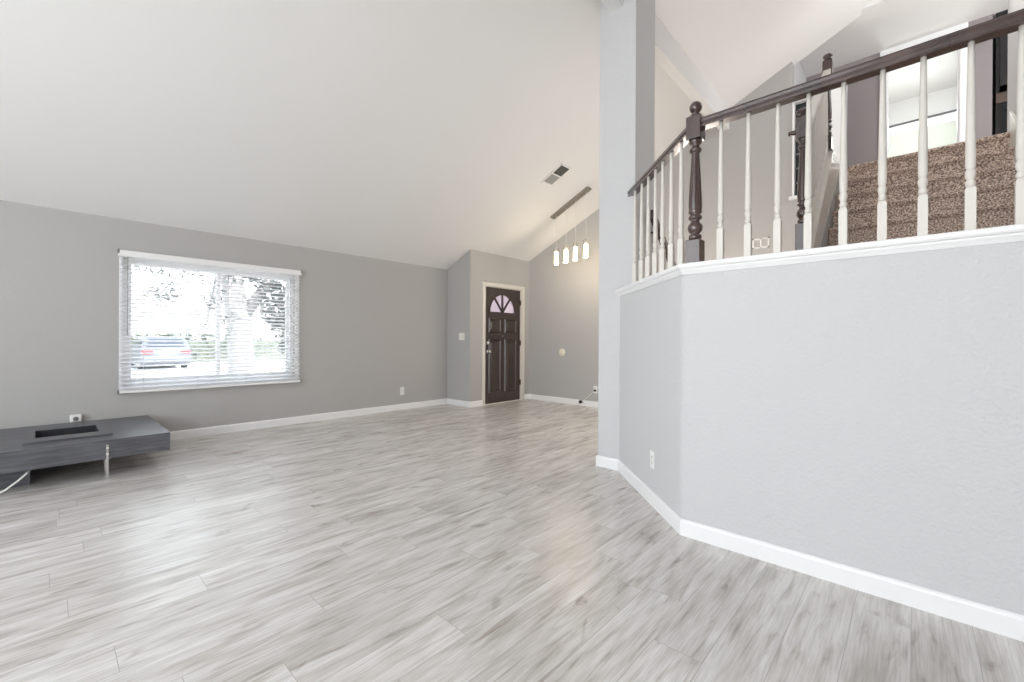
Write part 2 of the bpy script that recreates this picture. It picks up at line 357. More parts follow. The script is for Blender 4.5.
# wall under the stairs' left side, white stringer on it
def sl(y): return 1.907+.865*(y-4.213)
MB().prism([(3.62, LZ), (5.30, LZ), (5.30, sl(5.30)), (3.62, max(sl(3.62), LZ+.01))], lambda a, zz, x: (x, a, zz), -.60, SX0-.004).build('knee_wall', M['wall'], st)
MB().prism([(3.62, sl(3.62)), (5.33, sl(5.33)), (5.33, 2.885), (4.86, 2.885), (3.62, 1.64)], lambda a, zz, x: (x, a, zz), -.63, SX0-.012).build('stringer', M['cream'], st)
MB().prism([(5.18, 2.90), (5.43, 3.06), (5.45, 2.55), (4.5, 1.70), (4.5, 2.10)], lambda a, zz, x: (x, a, zz), SX1-.004, SX1+.012).build('skirt_board', M['cream'], st)
# upper floor slab, hall walls and ceiling
HY, HC = 7.545, 5.0
fl_ = MB().box(SX0, RIGHT, Y0+.10, 11.0, Z0-.2, Z0-.002).box(-2.4, SX0, YP+.12, 11.0, Z0-.2, Z0)
struct('floor_upper', fl_, M['carpet'], 'carpeted floor of the upper hall at the top of the steps', 'floor')
struct('ceiling_hall', MB().box(-2.5, RIGHT, YP+.025, 11.2, HC, roofz(RIGHT)+.1), M['ceil'], 'flat white ceiling of the upper hall', 'ceiling')
OX0, OX1, OZ = -.268, .405, Z0+2.05
wm = MB().box(-1.16, OX0, HY, HY+.12, Z0, HC).box(OX1, .672, HY, HY+.12, Z0, HC).box(OX0, OX1, HY, HY+.12, OZ, HC).box(.56, .672, HY+.12, 9.3, Z0, HC)
struct('wall_hall', wm, M['mauve'], 'mauve grey upper hall wall with a bright doorway', 'wall')
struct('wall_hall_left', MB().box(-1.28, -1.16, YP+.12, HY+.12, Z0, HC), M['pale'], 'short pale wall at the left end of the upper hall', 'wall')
# doorway casing (open doorway)
cs = MB()
for x0, x1 in ((OX0-.068, OX0), (OX1, OX1+.068)): cs.box(x0, x1, HY-.018, HY, Z0, OZ+.07)
cs.box(OX0, OX1, HY-.018, HY, OZ, OZ+.07)
cs.box(OX0, OX0+.018, HY, HY+.12, Z0, OZ).box(OX1-.018, OX1, HY, HY+.12, Z0, OZ).box(OX0, OX1, HY, HY+.12, OZ-.018, OZ)
d3 = struct('door_2', cs, M['white'], 'white door frame of the bright room at the top of the stairs', 'door frame')
# bright room beyond
BY = 9.3
wm = MB().box(-1.9, -.75, BY, BY+.12, Z0, HC).box(.75, 2.2, BY, BY+.12, Z0, HC).box(-.75, .75, BY, BY+.12, 4.66, HC).box(-.75, .75, BY, BY+.12, Z0, 3.3).box(-2.0, -1.9, HY+.12, BY+.12, Z0, HC)
struct('wall_bedroom', wm, M['ceil'], 'pale walls of the bright room beyond the doorway', 'wall')
w3 = thing('window_3', (0, BY, 3.3), 'bright window with pale blind seen through the upstairs doorway', 'window', kind='structure')
fm = MB().box(-.75, .75, BY-.03, BY+.06, 4.60, 4.66).box(-.75, .75, BY-.01, BY+.06, 3.3, 3.35).box(-.75, -.70, BY-.01, BY+.06, 3.3, 4.66).box(.70, .75, BY-.01, BY+.06, 3.3, 4.66)
fm.box(-.33, -.27, BY, BY+.05, 3.3, 4.62).box(.26, .32, BY, BY+.05, 3.3, 4.62)
fm.build('window_frame', M['white'], w3)
box(-.70, .70, BY+.055, BY+.06, 3.35, 4.60).build('glass', M['glass'], w3)
box(-.78, .78, BY-.05, BY-.03, 4.605, 4.632).build('curtain_rod', M['greyplastic'], w3)
sh = thing('roller_shade', (0, BY-.05, 3.2), 'pale green roller shade covering the lower part of the upstairs window', 'blind')
MB().box(-.74, .74, BY-.06, BY-.055, 3.25, 4.46).build('fabric', M['shade'], sh); box(-.74, .74, BY-.068, BY-.047, 3.23, 3.25).build('bottom_bar', M['white'], sh)
box(-.74, .74, BY-.066, BY-.05, 4.455, 4.47).build('top_rail', M['white'], sh)
# kitchen cabinet in the gap on the right
kc = thing('oven_cabinet', (1.1, 7.9, Z0), 'tall black oven cabinet glimpsed at the right of the upper hall', 'cabinet')
KY = 7.56
MB().box(.70, 1.5, KY, 8.16, Z0, HC).build('body', M['cab'], kc)
for x0 in (.73, 1.115):
    d = MB().box(x0, x0+.37, KY-.02, KY, 4.06, 4.90)
    dd = d.build('cabinet_door', M['cab'], kc)
    q = MB()
    for a0, a1, z0, z1 in ((x0, x0+.06, 4.06, 4.9), (x0+.31, x0+.37, 4.06, 4.9), (x0, x0+.37, 4.06, 4.12), (x0, x0+.37, 4.84, 4.9)): q.box(a0, a1, KY-.032, KY-.019, z0, z1)
    q.build('door_frame', M['cab'], dd)
box(.70, 1.5, KY-.02, KY, 3.93, 4.045).build('rail', M['cabwood'], kc)
box(.74, 1.46, KY-.03, KY, 3.42, 3.91).build('oven_door', M['oven'], kc); MB().tube([(.78, KY-.06, 3.84), (1.42, KY-.06, 3.84)], .012).box(.80, .82, KY-.06, KY-.028, 3.83, 3.85).box(1.38, 1.40, KY-.06, KY-.028, 3.83, 3.85).build('oven_handle', M['chrome'], kc)

# narrow dark window in the low far wall
w2 = thing('window_2', ((NX0+NX1)/2, YP, NZ0), 'narrow dark stairwell window behind the lower dark newel post', 'window', kind='structure')
fm = MB().box(NX0-.020, NX0+.002, YP-.015, YP+.1, NZ0, NZ1).box(NX1-.012, NX1+.025, YP-.015, YP+.1, NZ0, NZ1).box(NX0-.025, NX1+.025, YP-.015, YP+.1, NZ1-.012, NZ1+.025)
fm.build('window_frame', M['white'], w2)
box(NX0-.05, NX1+.04, YP-.05, YP+.1, NZ0-.035, NZ0+.004).build('window_sill', M['white'], w2)
box(NX0, NX1, YP+.07, YP+.08, NZ0, NZ1).build('glass', M['darkglass'], w2)
q = MB()
for k in range(1, 7): q.box(NX0, NX1, YP+.045, YP+.065, NZ0+k*.18, NZ0+k*.18+.02)
q.build('glazing_bar', M['greyplastic'], w2)

# ---------------------------------------------------------------- main window, blind
w1 = thing('window_1', (XL-.1, 1.4, WZ0), 'wide white sliding window behind the open blind', 'window', kind='structure')
gx = XL-.10
fm = MB()
for y0, y1, z0, z1 in ((WY0, WY0+.045, WZ0, WZ1), (WY1-.045, WY1, WZ0, WZ1), (WY0+.045, WY1-.045, WZ0, WZ0+.045), (WY0+.045, WY1-.045, WZ1-.045, WZ1)): fm.box(gx-.035, gx+.035, y0, y1, z0, z1)
fm.build('window_frame', M['white'], w1)
for y0, y1, dx in ((WY0+.045, 1.43, .012), (1.39, WY1-.045, -.014)):
    q = MB()
    for a0, a1, z0, z1 in ((y0, y0+.035, WZ0+.045, WZ1-.045), (y1-.035, y1, WZ0+.045, WZ1-.045), (y0+.035, y1-.035, WZ0+.045, WZ0+.08), (y0+.035, y1-.035, WZ1-.08, WZ1-.045)): q.box(gx+dx-.011, gx+dx+.011, a0, a1, z0, z1)
    sa = q.build('sash', M['white'], w1)
    box(gx+dx-.003, gx+dx+.003, y0+.035, y1-.035, WZ0+.08, WZ1-.08).build('glass', M['glass'], sa)
box(XL-.062, XL+.002, WY0+.001, WY1-.001, WZ0-.008, WZ0+.004).build('window_sill', M['white'], w1)
q = MB()
for y0, y1, z0, z1 in ((.505, WY0, .58, 2.055), (WY1, 2.315, .58, 2.055), (WY0, WY1, WZ1, 2.055), (WY0, WY1, .58, WZ0)): q.box(XL, XL+.004, y0, y1, z0, z1)
q.build('casing', M['white'], w1)
BY0, BY1, BZ0, BZ1 = .495, 2.325, .565, 2.066
bl = thing('window_blind', (XL+.04, 1.4, BZ0), 'open white horizontal slat blind hung across the wide window', 'blind')
box(XL+.004, XL+.075, BY0, BY1, BZ1-.065, BZ1).build('valance', M['white'], bl, bevel=.006)
q = MB(); ns = 31; bx = XL+.038
for k in range(ns):
    z = BZ0+.06+k*(BZ1-BZ0-.165)/(ns-1); w_ = .025; tl = .30
    dx, dz = w_*math.cos(tl), w_*math.sin(tl)
    sec = [(-dx, dz), (-dx*.33, dz*.33+.0025), (dx*.33, -dz*.33+.0025), (dx, -dz), (dx, -dz-.0022), (-dx, dz-.0022)]
    q.prism(sec, lambda a, zz, y, z=z: (bx+a, y, z+zz), BY0+.012, BY1-.012)
q.build('slats', M['slat'], bl)
box(XL+.012, XL+.064, BY0+.005, BY1-.005, BZ0, BZ0+.028).build('bottom_rail', M['white'], bl, bevel=.003)
for y in (BY0-.004, BY1-.008):
    box(XL+.004, XL+.08, y, y+.012, BZ1-.035, BZ1+.006).build('corner_clip', M['greyplastic'], bl); box(XL+.008, XL+.068, y, y+.012, BZ0-.004, BZ0+.032).build('end_cap', M['greyplastic'], bl)
for y in (.70, 1.18, 1.68, 2.12):
    MB().tube([(bx, y, BZ0+.01), (bx, y, BZ1-.08)], .0014, 6).tube([(bx+.026, y, BZ0+.01), (bx+.026, y, BZ1-.08)], .0011, 6).build('ladder_cord', M['plastic'], bl)
MB().tube([(XL+.084, .565, BZ1-.07), (XL+.082, .565, 1.18)], .0045, 8).build('tilt_wand', M['ventgrey'], bl)

# ---------------------------------------------------------------- front door
d1 = thing('door_1', (XD, 5.685, 0), 'dark brown panelled front door with a half-round fan window', 'door', kind='structure')
cs = MB()
for y0, y1, z0, z1 in ((5.150, 5.215, 0, 2.165), (6.165, 6.255, 0, 2.165), (5.215, 6.165, 2.10, 2.165)): cs.box(XD-.002, XD+.018, y0, y1, z0, z1)
for y0, y1, z0, z1 in ((5.215, 5.228, 0, 2.10), (6.152, 6.165, 0, 2.10), (5.215, 6.165, 2.087, 2.10)): cs.box(XD-.14, XD, y0, y1, z0, z1)
cs.build('casing', M['cream'], d1, bevel=.004)
LY0, LY1, LZ0, LZ1, FX = 5.23, 6.15, .012, 2.085, XD-.012
yc = 5.675; FZ, FR = 1.645, .325
# leaf: solid slab with the fan cut out
leaf = MB()
leaf.box(FX-.04, FX, LY0, LY1, LZ0, FZ)
N = 24
arc = [(yc+FR*math.cos(PI*i/N), FZ+FR*math.sin(PI*i/N)) for i in range(N+1)]
outer = []
for y, z in arc:   # project to the outline of the upper part
    dy, dz = y-yc, z-FZ
    k = min([(LY1-yc)/dy if dy > 1e-6 else 1e9, (LY0-yc)/dy if dy < -1e-6 else 1e9, (LZ1-FZ)/dz if dz > 1e-6 else 1e9]); outer.append((yc+dy*k, FZ+dz*k))
for i in range(N):
    p = [arc[i], outer[i], outer[i+1], arc[i+1]]
    corner = None
    if abs(outer[i][0]-LY1) < 1e-6 and abs(outer[i+1][1]-LZ1) < 1e-6 and abs(outer[i+1][0]-LY1) > 1e-6: p = [arc[i], outer[i], (LY1, LZ1), outer[i+1], arc[i+1]]
    if abs(outer[i][1]-LZ1) < 1e-6 and abs(outer[i+1][0]-LY0) < 1e-6 and abs(outer[i][0]-LY0) > 1e-6: p = [arc[i], outer[i], (LY0, LZ1), outer[i+1], arc[i+1]]
    leaf.prism(p, lambda a, zz, x: (x, a, zz), FX-.04, FX)
lf = leaf.build('leaf', M['door'], d1)
fanp = []
fan = MB().prism([(yc+(FR)*math.cos(PI*i/N), FZ+FR*math.sin(PI*i/N)) for i in range(N+1)], lambda a, zz, x: (x, a, zz), FX-.024, FX-.018)
fan.build('fan_glass', M['frost'], lf)
bars = MB()
for ang in (PI*.29, PI/2, PI*.71):
    ca, sa_ = math.cos(ang), math.sin(ang); h = .015
    bars.prism([(yc-h*sa_, FZ+h*ca), (yc+h*sa_, FZ-h*ca), (yc+FR*ca+h*sa_, FZ+FR*sa_-h*ca), (yc+FR*ca-h*sa_, FZ+FR*sa_+h*ca)], lambda a, zz, x: (x, a, zz), FX-.03, FX+.004)
ro = [(yc+(FR+.02)*math.cos(PI*i/N), FZ+(FR+.02)*math.sin(PI*i/N)) for i in range(N+1)]
ri = [(yc+(FR-.004)*math.cos(PI*i/N), FZ+(FR-.004)*math.sin(PI*i/N)) for i in range(N+1)]
for i in range(N): bars.prism([ri[i], ro[i], ro[i+1], ri[i+1]], lambda a, zz, x: (x, a, zz), FX-.002, FX+.008)
bars.box(FX-.002, FX+.008, yc-FR-.02, yc+FR+.02, FZ-.018, FZ+.004)
bars.build('fan_mullion', M['door'], lf)
for y0, y1, z0, z1 in ((5.315, 5.63, 1.275, 1.535), (5.722, 6.05, 1.275, 1.535), (5.315, 5.63, .195, 1.16), (5.722, 6.05, .195, 1.16)):
    q = MB(); t_ = .022
    # raised moulding frame and raised field
    def ring(i0, i1, x0, x1, q=q, y0=y0, y1=y1, z0=z0, z1=z1):
        o4 = [(y0+i0, z0+i0), (y1-i0, z0+i0), (y1-i0, z1-i0), (y0+i0, z1-i0)]; n4 = [(y0+i1, z0+i1), (y1-i1, z0+i1), (y1-i1, z1-i1), (y0+i1, z1-i1)]
        for i in range(4):
            j = (i+1) % 4; q.face([(x0, *o4[i]), (x0, *o4[j]), (x1, *n4[j]), (x1, *n4[i])])
    ring(0, .014, FX+.001, FX+.020); ring(.014, .024, FX+.020, FX+.020); ring(.024, .040, FX+.020, FX+.002); ring(.040, .075, FX+.002, FX+.014)
    q.face([(FX+.014, y0+.075, z0+.075), (FX+.014, y1-.075, z0+.075), (FX+.014, y1-.075, z1-.075), (FX+.014, y0+.075, z1-.075)])
    q.build('panel', M['door'], lf)
MB().lathe([(.033, 0), (.033, .008), (.012, .012), (.011, .030), (.022, .036), (.029, .048), (.027, .060), (.014, .068), (.001, .070)], (FX, 5.30, .936), 'x').build('door_knob', M['metal'], lf)
MB().lathe([(.032, 0), (.031, .012), (.024, .020), (.022, .022), (.001, .023)], (FX, 5.295, 1.092), 'x').box(FX+.02, FX+.036, 5.289, 5.301, 1.075, 1.109).build('deadbolt', M['metal'], lf)
MB().lathe([(.010, 0), (.010, .006), (.001, .007)], (FX, 5.675, 1.215), 'x').build('door_viewer', M['metal'], lf)
for z in (.345, 1.09, 1.856):
    MB().tube([(XD+.004, 6.151, z-.05), (XD+.004, 6.151, z+.05)], .009).box(FX, FX+.003, 6.12, 6.151, z-.045, z+.045).build('hinge', M['brass'], d1)
box(XD-.14, XD+.03, 5.215, 6.165, 0, .012).build('threshold', M['cream'], d1)

# ================================================================ BANISTERS
def newel_prof(z0, z1, r0):
    # turned vase shaft between two square blocks
    H_ = z1-z0
    p = [(0.0, .62), (.012, .80), (.03, .86), (.05, .80), (.058, .60), (.066, .56), (.08, .78), (.105, .95), (.135, .98), (.16, .82), (.185, .60), (.2, .56), (.208, .82), (.225, .92), (.242, .82), (.25, .64), (.262, .74), (.28, .90), (.297, .84), (.31, .86),
         (.36, .88), (.45, .84), (.6, .73), (.75, .61), (.86, .53), (.875, .53), (.882, .72), (.9, .80), (.918, .72), (.926, .56), (.95, .54), (.965, .74), (.985, .84), (1.0, .80)]
    return [(b_*r0, z0+a*H_) for a, b_ in p]
def baluster_mb(c, z0, zsq, z1, s_=.0165):
    x, y = c; q = MB()
    q.box(x-s_, x+s_, y-s_, y+s_, z0, zsq-.012)
    def sq(h, w): return [(x-w, y-w, h), (x+w, y-w, h), (x+w, y+w, h), (x-w, y+w, h)]
    q.rings([sq(zsq-.012, s_), sq(zsq, s_*.72)], smooth=False)
    H_ = z1-zsq
    pr = [(.0115, 0), (.0145, .006), (.0165, .014), (.0145, .022), (.0115, .027), (.0115, .030), (.0155, .040), (.0175, .052), (.0165, .064), (.0125, .072), (.0125, .075), (.016, .082), (.016, .086), (.0165, .10)]
    pr = [(a, zsq+b_) for a, b_ in pr]+[(.0165-.0065*k/6, zsq+.10+(H_-.10)*k/6) for k in range(1, 7)]
    return q.lathe(pr, (x, y, 0), 'z', 14)
bn = thing('banister', (-.97, 2.605, HW+.068), 'dark-railed landing banister with white turned balusters on the half wall', 'banister')
ZC, ZR = HW+.061, 2.385
RA = (-1.853+.02, 3.475); NB = (-.945, 2.602)
rp = [(-.030, 0), (.030, 0), (.030, .012), (.024, .018), (.031, .028), (.032, .042), (.026, .054), (.012, .060), (-.012, .060), (-.026, .054), (-.032, .042), (-.031, .028), (-.024, .018), (-.030, .012)]
rp = [(a, ZR+b_) for a, b_ in rp]
E1 = (NB[0]+.03, 2.605)
MB().sweep([E1, (RIGHT, 2.605)], rp).build('handrail', M['wood'], bn)
MB().sweep([RA, (NB[0]-.025, NB[1]+.025)], rp).build('handrail', M['wood'], bn)
nw = MB().box(NB[0]-.042, NB[0]+.042, NB[1]-.042, NB[1]+.042, ZC, 1.735)
npo = nw.build('newel_post', M['wood'], bn, bevel=.004)
MB().lathe(newel_prof(1.735, 2.325, .043), (NB[0], NB[1], 0), 'z', 28).build('turned_shaft', M['wood'], npo)
q = MB().box(NB[0]-.042, NB[0]+.042, NB[1]-.042, NB[1]+.042, 2.325, 2.455)
def sqr(h, w): return [(NB[0]-w, NB[1]-w, h), (NB[0]+w, NB[1]-w, h), (NB[0]+w, NB[1]+w, h), (NB[0]-w, NB[1]+w, h)]
q.rings([sqr(2.455, .042), sqr(2.472, .024)], smooth=False)
q.build('newel_block', M['wood'], npo, bevel=.003)
bp_ = [(.020, 2.470), (.024, 2.476), (.024, 2.481), (.014, 2.486)]+[(.0355*math.sin(PI*(.12+.88*i/12)), 2.519-.0355*math.cos(PI*(.12+.88*i/12))) for i in range(12)]+[(.001, 2.5545)]
MB().lathe(bp_, (NB[0], NB[1], 0), 'z', 24).build('finial', M['wood'], npo)
xs = [-.804, -.6625, -.5223, -.3888, -.2482, -.1055, .0292, .1722, .3101]
xs += [.45+.14*k for k in range(20)]
b0 = None
for x in xs:
    if x > RIGHT: break
    if b0 is None: b0 = baluster_mb((x, 2.605), ZC, 1.785, ZR+.004).build('baluster', M['cream'], bn, at=(x, 2.605, ZC)); bx0 = x
    else: copy_part(b0, bn, (x-bx0, 0, 0))
dA, dB = Vector((A[0], A[1], 0)), Vector((B[0], B[1], 0)); dn = (dB-dA).normalized(); off = Vector((-dn.y, dn.x, 0))*.06
for s_ in (.2095, .3678, .5128, .6558, .7868, .9319, 1.0784):
    p = dA+dn*s_+off; copy_part(b0, bn, (p.x-bx0, p.y-2.605, 0))

sb = thing('stair_banister', (-.57, 3.62, LZ), 'white stair banister between two dark newels beside the carpeted steps', 'banister')
XB = -.578
def small_newel(y, z0, zb, zt, rr, capz):
    o = box(XB-rr, XB+rr, y-rr, y+rr, z0, zb).build('newel_post', M['wood'], sb, bevel=.003)
    MB().lathe(newel_prof(zb, zt, rr*1.02), (XB, y, 0), 'z', 20).build('turned_shaft', M['wood'], o)
    q = MB().box(XB-rr, XB+rr, y-rr, y+rr, zt, capz-.07)
    q.rings([[(XB-w, y-w, h), (XB+w, y-w, h), (XB+w, y+w, h), (XB-w, y+w, h)] for h, w in ((capz-.07, rr), (capz-.05, rr*.55))], smooth=False)
    q.lathe([(rr*.5, capz-.052), (rr*.5, capz-.036), (rr*1.0, capz-.030), (rr*1.05, capz-.018), (rr*.75, capz-.006), (.002, capz)], (XB, y, 0), 'z', 18)
    q.build('newel_cap', M['wood'], o)
small_newel(3.67, LZ, 1.98, 2.59, .041, 2.805)
small_newel(4.83, 2.885, 3.02, 3.56, .036, 3.76)
rl = lambda y: 2.49+.86*(y-3.56)
MB().prism([(3.70, rl(3.70)), (4.79, rl(4.79)), (4.79, rl(4.79)+.055), (3.70, rl(3.70)+.055)], lambda a, zz, x: (x, a, zz), XB-.028, XB+.028).build('handrail', M['cream'], sb, bevel=.006)
MB().tube([(XB-.03, 3.67, 2.65), (XB-.09, 3.675, 2.65)], .018).build('rail_stub', M['wood'], sb)
for k in range(11):
    y = 3.77+.097*k; zb = 1.64+(y-3.62)*1.004
    baluster_mb((XB, y), zb-.01, zb+.18, rl(y)+.01, .015).build('baluster', M['cream'], sb)
lr = thing('stair_handrail', (-1.68, 3.7, LZ), 'dark handrail sloping down behind the landing balusters beside the pillar', 'handrail')
XR = -1.69
q = MB(); a_, b__ = (3.62, 2.30), (5.55, .62)
k_ = (b__[1]-a_[1])/(b__[0]-a_[0])
q.prism([(a_[0], a_[1]-.075), (b__[0], b__[1]-.075), (b__[0], b__[1]), (a_[0], a_[1])], lambda a, zz, x: (x, a, zz), XR-.026, XR+.026)
q.build('rail', M['wood'], lr, bevel=.008)
MB().tube([(CX1, 3.72, 2.12), (XR, 3.72, 2.12), (XR, 3.72, 2.16)], .008).build('bracket', M['brass'], lr)
MB().box(XR-.04, XR+.04, 5.52, 5.60, 0, .95).build('newel_post', M['wood'], lr, bevel=.004)

# ================================================================ FITTINGS
# pendant light before the far wall
PY = 5.70
pd = thing('pendant_light', (-4.04, PY, 3.2), 'four-glass pendant light hanging from a long brown ceiling bar in the entry', 'pendant light')
x0, x1 = -4.40, -3.68; nrm = Vector((-.46, 0, 1)).normalized()
def roofpt(x, d): return (x+nrm.x*-d, PY, roofz(x)-nrm.z*d)
q = MB(); R_ = []
for x in (x0, x1):
    R_.append([(x-nrm.x*d, PY+w, roofz(x)-nrm.z*d) for w, d in ((-.06, 0), (-.06, .022), (-.045, .032), (.045, .032), (.06, .022), (.06, 0))])
q.rings(R_, smooth=False).build('canopy', M['canopy'], pd, bevel=.003)
for x, zt in ((-4.31, 2.63), (-4.115, 2.64), (-3.93, 2.655), (-3.735, 2.675)):
    dz = zt-2.63
    MB().tube([(x, PY, zt), (x, PY, roofz(x)-.02)], .0022, 6).build('cord', M['plastic'], pd)
    so_ = MB().lathe([(.006, zt+.05), (.012, zt+.045), (.022, zt+.03), (.026, zt-.012), (.024, zt-.03)], (x, PY, 0), 'z').build('socket', M['metal'], pd)
    gl = MB().lathe([(.052, zt+.03), (.052, zt-.27), (.049, zt-.27), (.049, zt+.026), (.014, zt+.026), (.014, zt+.03)], (x, PY, 0), 'z', 24).build('glass_shade', M['clear'], pd)
    MB().lathe([(.018, zt-.03), (.031, zt-.036), (.032, zt-.235), (.026, zt-.245), (.001, zt-.246)], (x, PY, 0), 'z', 18).build('glowing_tube', M['lamp'], so_)

for x in (-4.31, -4.115, -3.93, -3.735):
    lamp('pendant_bulb', (x, PY, 2.36), 2.2, (1, .84, .62), .03)
# ceiling vent: two louvred halves on the slope
vx0, vx1, vy0, vy1 = -3.905, -3.545, 4.80, 5.03
def on(x, y, d): return (x-nrm.x*d, y, roofz(x)-nrm.z*d)
def slopebox(q, xa, xb, ya, yb, d0, d1):
    return q.hexa([on(xa, ya, d1), on(xb, ya, d1), on(xb, yb, d1), on(xa, yb, d1), on(xa, ya, d0), on(xb, ya, d0), on(xb, yb, d0), on(xa, yb, d0)])
cv = thing('ceiling_vent', on(-3.725, 4.92, 0), 'two-panel air vent set in the sloping white ceiling', 'vent')
q = MB()
for a in ((vx0, vx1, vy0, vy0+.022), (vx0, vx1, vy1-.022, vy1), (vx0, vx0+.022, vy0, vy1), (vx1-.022, vx1, vy0, vy1), (-3.735, -3.715, vy0, vy1)): slopebox(q, *a, 0, .010)
q.build('frame', M['ceil'], cv)
slopebox(MB(), vx0+.02, vx1-.02, vy0+.02, vy1-.02, 0, .002).build('backing', M['dark'], cv)
for xa, xb, m_, nm in ((vx0+.022, -3.735, 'ventgrey', 'louvre'), (-3.715, vx1-.022, 'ventdark', 'louvre')):
    q = MB(); n_ = 9
    for k in range(n_):
        y = vy0+.026+k*(vy1-vy0-.056)/(n_-1); q.hexa([on(xa, y, .002), on(xb, y, .002), on(xb, y+.004, .002), on(xa, y+.004, .002), on(xa, y+.010, .010), on(xb, y+.010, .010), on(xb, y+.014, .010), on(xa, y+.014, .010)])
    q.build(nm, M[m_], cv)
# wall vent on the far wall
wv = thing('wall_vent', (-1.473, YP, 2.37), 'small white two-panel wall vent seen between the landing balusters', 'vent')
q = MB()
for a0, a1, z0, z1 in ((-1.575, -1.372, 2.368, 2.386), (-1.575, -1.372, 2.485, 2.503), (-1.575, -1.555, 2.368, 2.503), (-1.392, -1.372, 2.368, 2.503), (-1.482, -1.465, 2.368, 2.503)): q.box(a0, a1, YP-.01, YP, z0, z1)
q.build('frame', M['plastic'], wv)
q = MB()
for k in range(6):
    z = 2.389+k*.0165; q.hexa([(-1.556, YP-.008, z), (-1.391, YP-.008, z), (-1.391, YP-.001, z+.006), (-1.556, YP-.001, z+.006), (-1.556, YP-.008, z+.002), (-1.391, YP-.008, z+.002), (-1.391, YP-.001, z+.008), (-1.556, YP-.001, z+.008)])
q.build('louvre', M['plastic'], wv); box(-1.556, -1.391, YP-.001, YP, 2.386, 2.485).build('backing', M['ventgrey'], wv)

# plates.  local frame: origin at plate centre on wall, n = out of wall, t = sideways
def plate(name, P, n, label, cat, w, h, kind, group=None):
    n = Vector(n).normalized(); t = Vector((-n.y, n.x, 0)); up = Vector((0, 0, 1)); P = Vector(P)
    def bx(q, a0, a1, z0, z1, d0, d1):
        return q.hexa([P+t*a+up*z+n*d for d in (d0, d1) for a, z in ((a0, z0), (a1, z0), (a1, z1), (a0, z1))])
    root = thing(name, P, label, cat, group)
    bx(MB(), -w/2, w/2, -h/2, h/2, 0, .006).build('cover_plate', M['plastic'], root, bevel=.002)
    if kind == 'outlet':
        for zc in (.020, -.020):
            s = bx(MB(), -.017, .017, zc-.014, zc+.014, .006, .009).build('receptacle', M['plastic'], root, bevel=.002)
            q = MB(); bx(q, -.008, -.005, zc-.002, zc+.008, .009, .0095); bx(q, .005, .008, zc-.002, zc+.008, .009, .0095); bx(q, -.002, .002, zc-.010, zc-.006, .009, .0095); q.build('slot', M['dark'], s)
        bx(MB(), -.003, .003, -.003, .003, .006, .0075).build('screw', M['metal'], root)
    if kind == 'switch':
        for a in (-w/4, w/4):
            s = bx(MB(), a-.016, a+.016, -.033, .033, .006, .008).build('switch_frame', M['plastic'], root)
            bx(MB(), a-.014, a+.014, -.030, .030, .007, .012).build('rocker', M['ivory'], s, bevel=.002)
    return root
plate('wall_outlet', (XL, 3.938, .303), (1, 0, 0), 'white wall outlet low on the window wall, right of the window', 'outlet', .075, .125, 'outlet')
plate('wall_outlet', (XL, .19, .315), (1, 0, 0), 'white wall outlet behind the low black table', 'outlet', .08, .125, 'outlet')
plate('wall_outlet', (-3.985, YP, .30), (0, -1, 0), 'white wall outlet with a black plug, near the pillar', 'outlet', .075, .125, 'outlet')
nd = Vector((-.703, -.711, 0)); pc_ = (Vector((-1.3195, 2.868, .312)))
t_ = dA+dn*((pc_-dA).dot(dn)); t_.z = .312
plate('wall_outlet', t_, nd, 'white wall outlet on the slanted section of half wall', 'outlet', .08, .12, 'outlet')
plate('light_switch', (-5.712, YS, 1.203), (0, -1, 0), 'white double light switch on the return wall left of the door', 'light switch', .145, .12, 'switch')
rc = thing('wall_disc', (-4.70, YP, .925), 'round ivory cover disc on the wall below the pendants', 'wall cover')
MB().lathe([(.068, 0), (.068, -.006), (.058, -.016), (.03, -.020), (.001, -.021)], (-4.70, YP, .925), 'y', 28).build('cover', M['ivory'], rc); MB().lathe([(.010, -.02), (.009, -.024), (.001, -.025)], (-4.70, YP, .925), 'y').build('button', M['plastic'], rc)
# plug and adapters
pg = thing('power_cord', (-3.985, YP-.03, .30), 'white cord with a black plug running down from outlet by pillar to skirting', 'cord')
box(-4.002, -3.968, YP-.042, YP-.0095, .268, .302).build('plug', M['black'], pg, bevel=.004)
MB().tube([(-3.985, YP-.04, .282), (-4.03, YP-.045, .24), (-4.12, YP-.035, .16), (-4.20, YP-.03, .10), (-4.262, YP-.04, .075)], .0045).build('cable', M['plastic'], pg)
MB().lathe([(.030, -.018), (.030, -.05), (.022, -.056), (.001, -.057)], (-4.268, YP, .066), 'y').build('end_plug', M['black'], pg)
box(-4.27, -4.225, YP-.062, YP-.018, 0.0, .036).build('junction_box', M['plastic'], pg, bevel=.004)
ap = thing('plug_adapter', (XL+.02, .185, .335), 'white plug-in adapter in the outlet behind the low black table', 'adapter')
ax = XL+.0095
MB().box(ax, ax+.045, .145, .228, .318, .385).build('body', M['plastic'], ap, bevel=.008)
MB().lathe([(.020, 0), (.020, .004), (.001, .0042)], (ax+.045, .187, .345), 'x').build('socket_face', M['greyplastic'], ap)

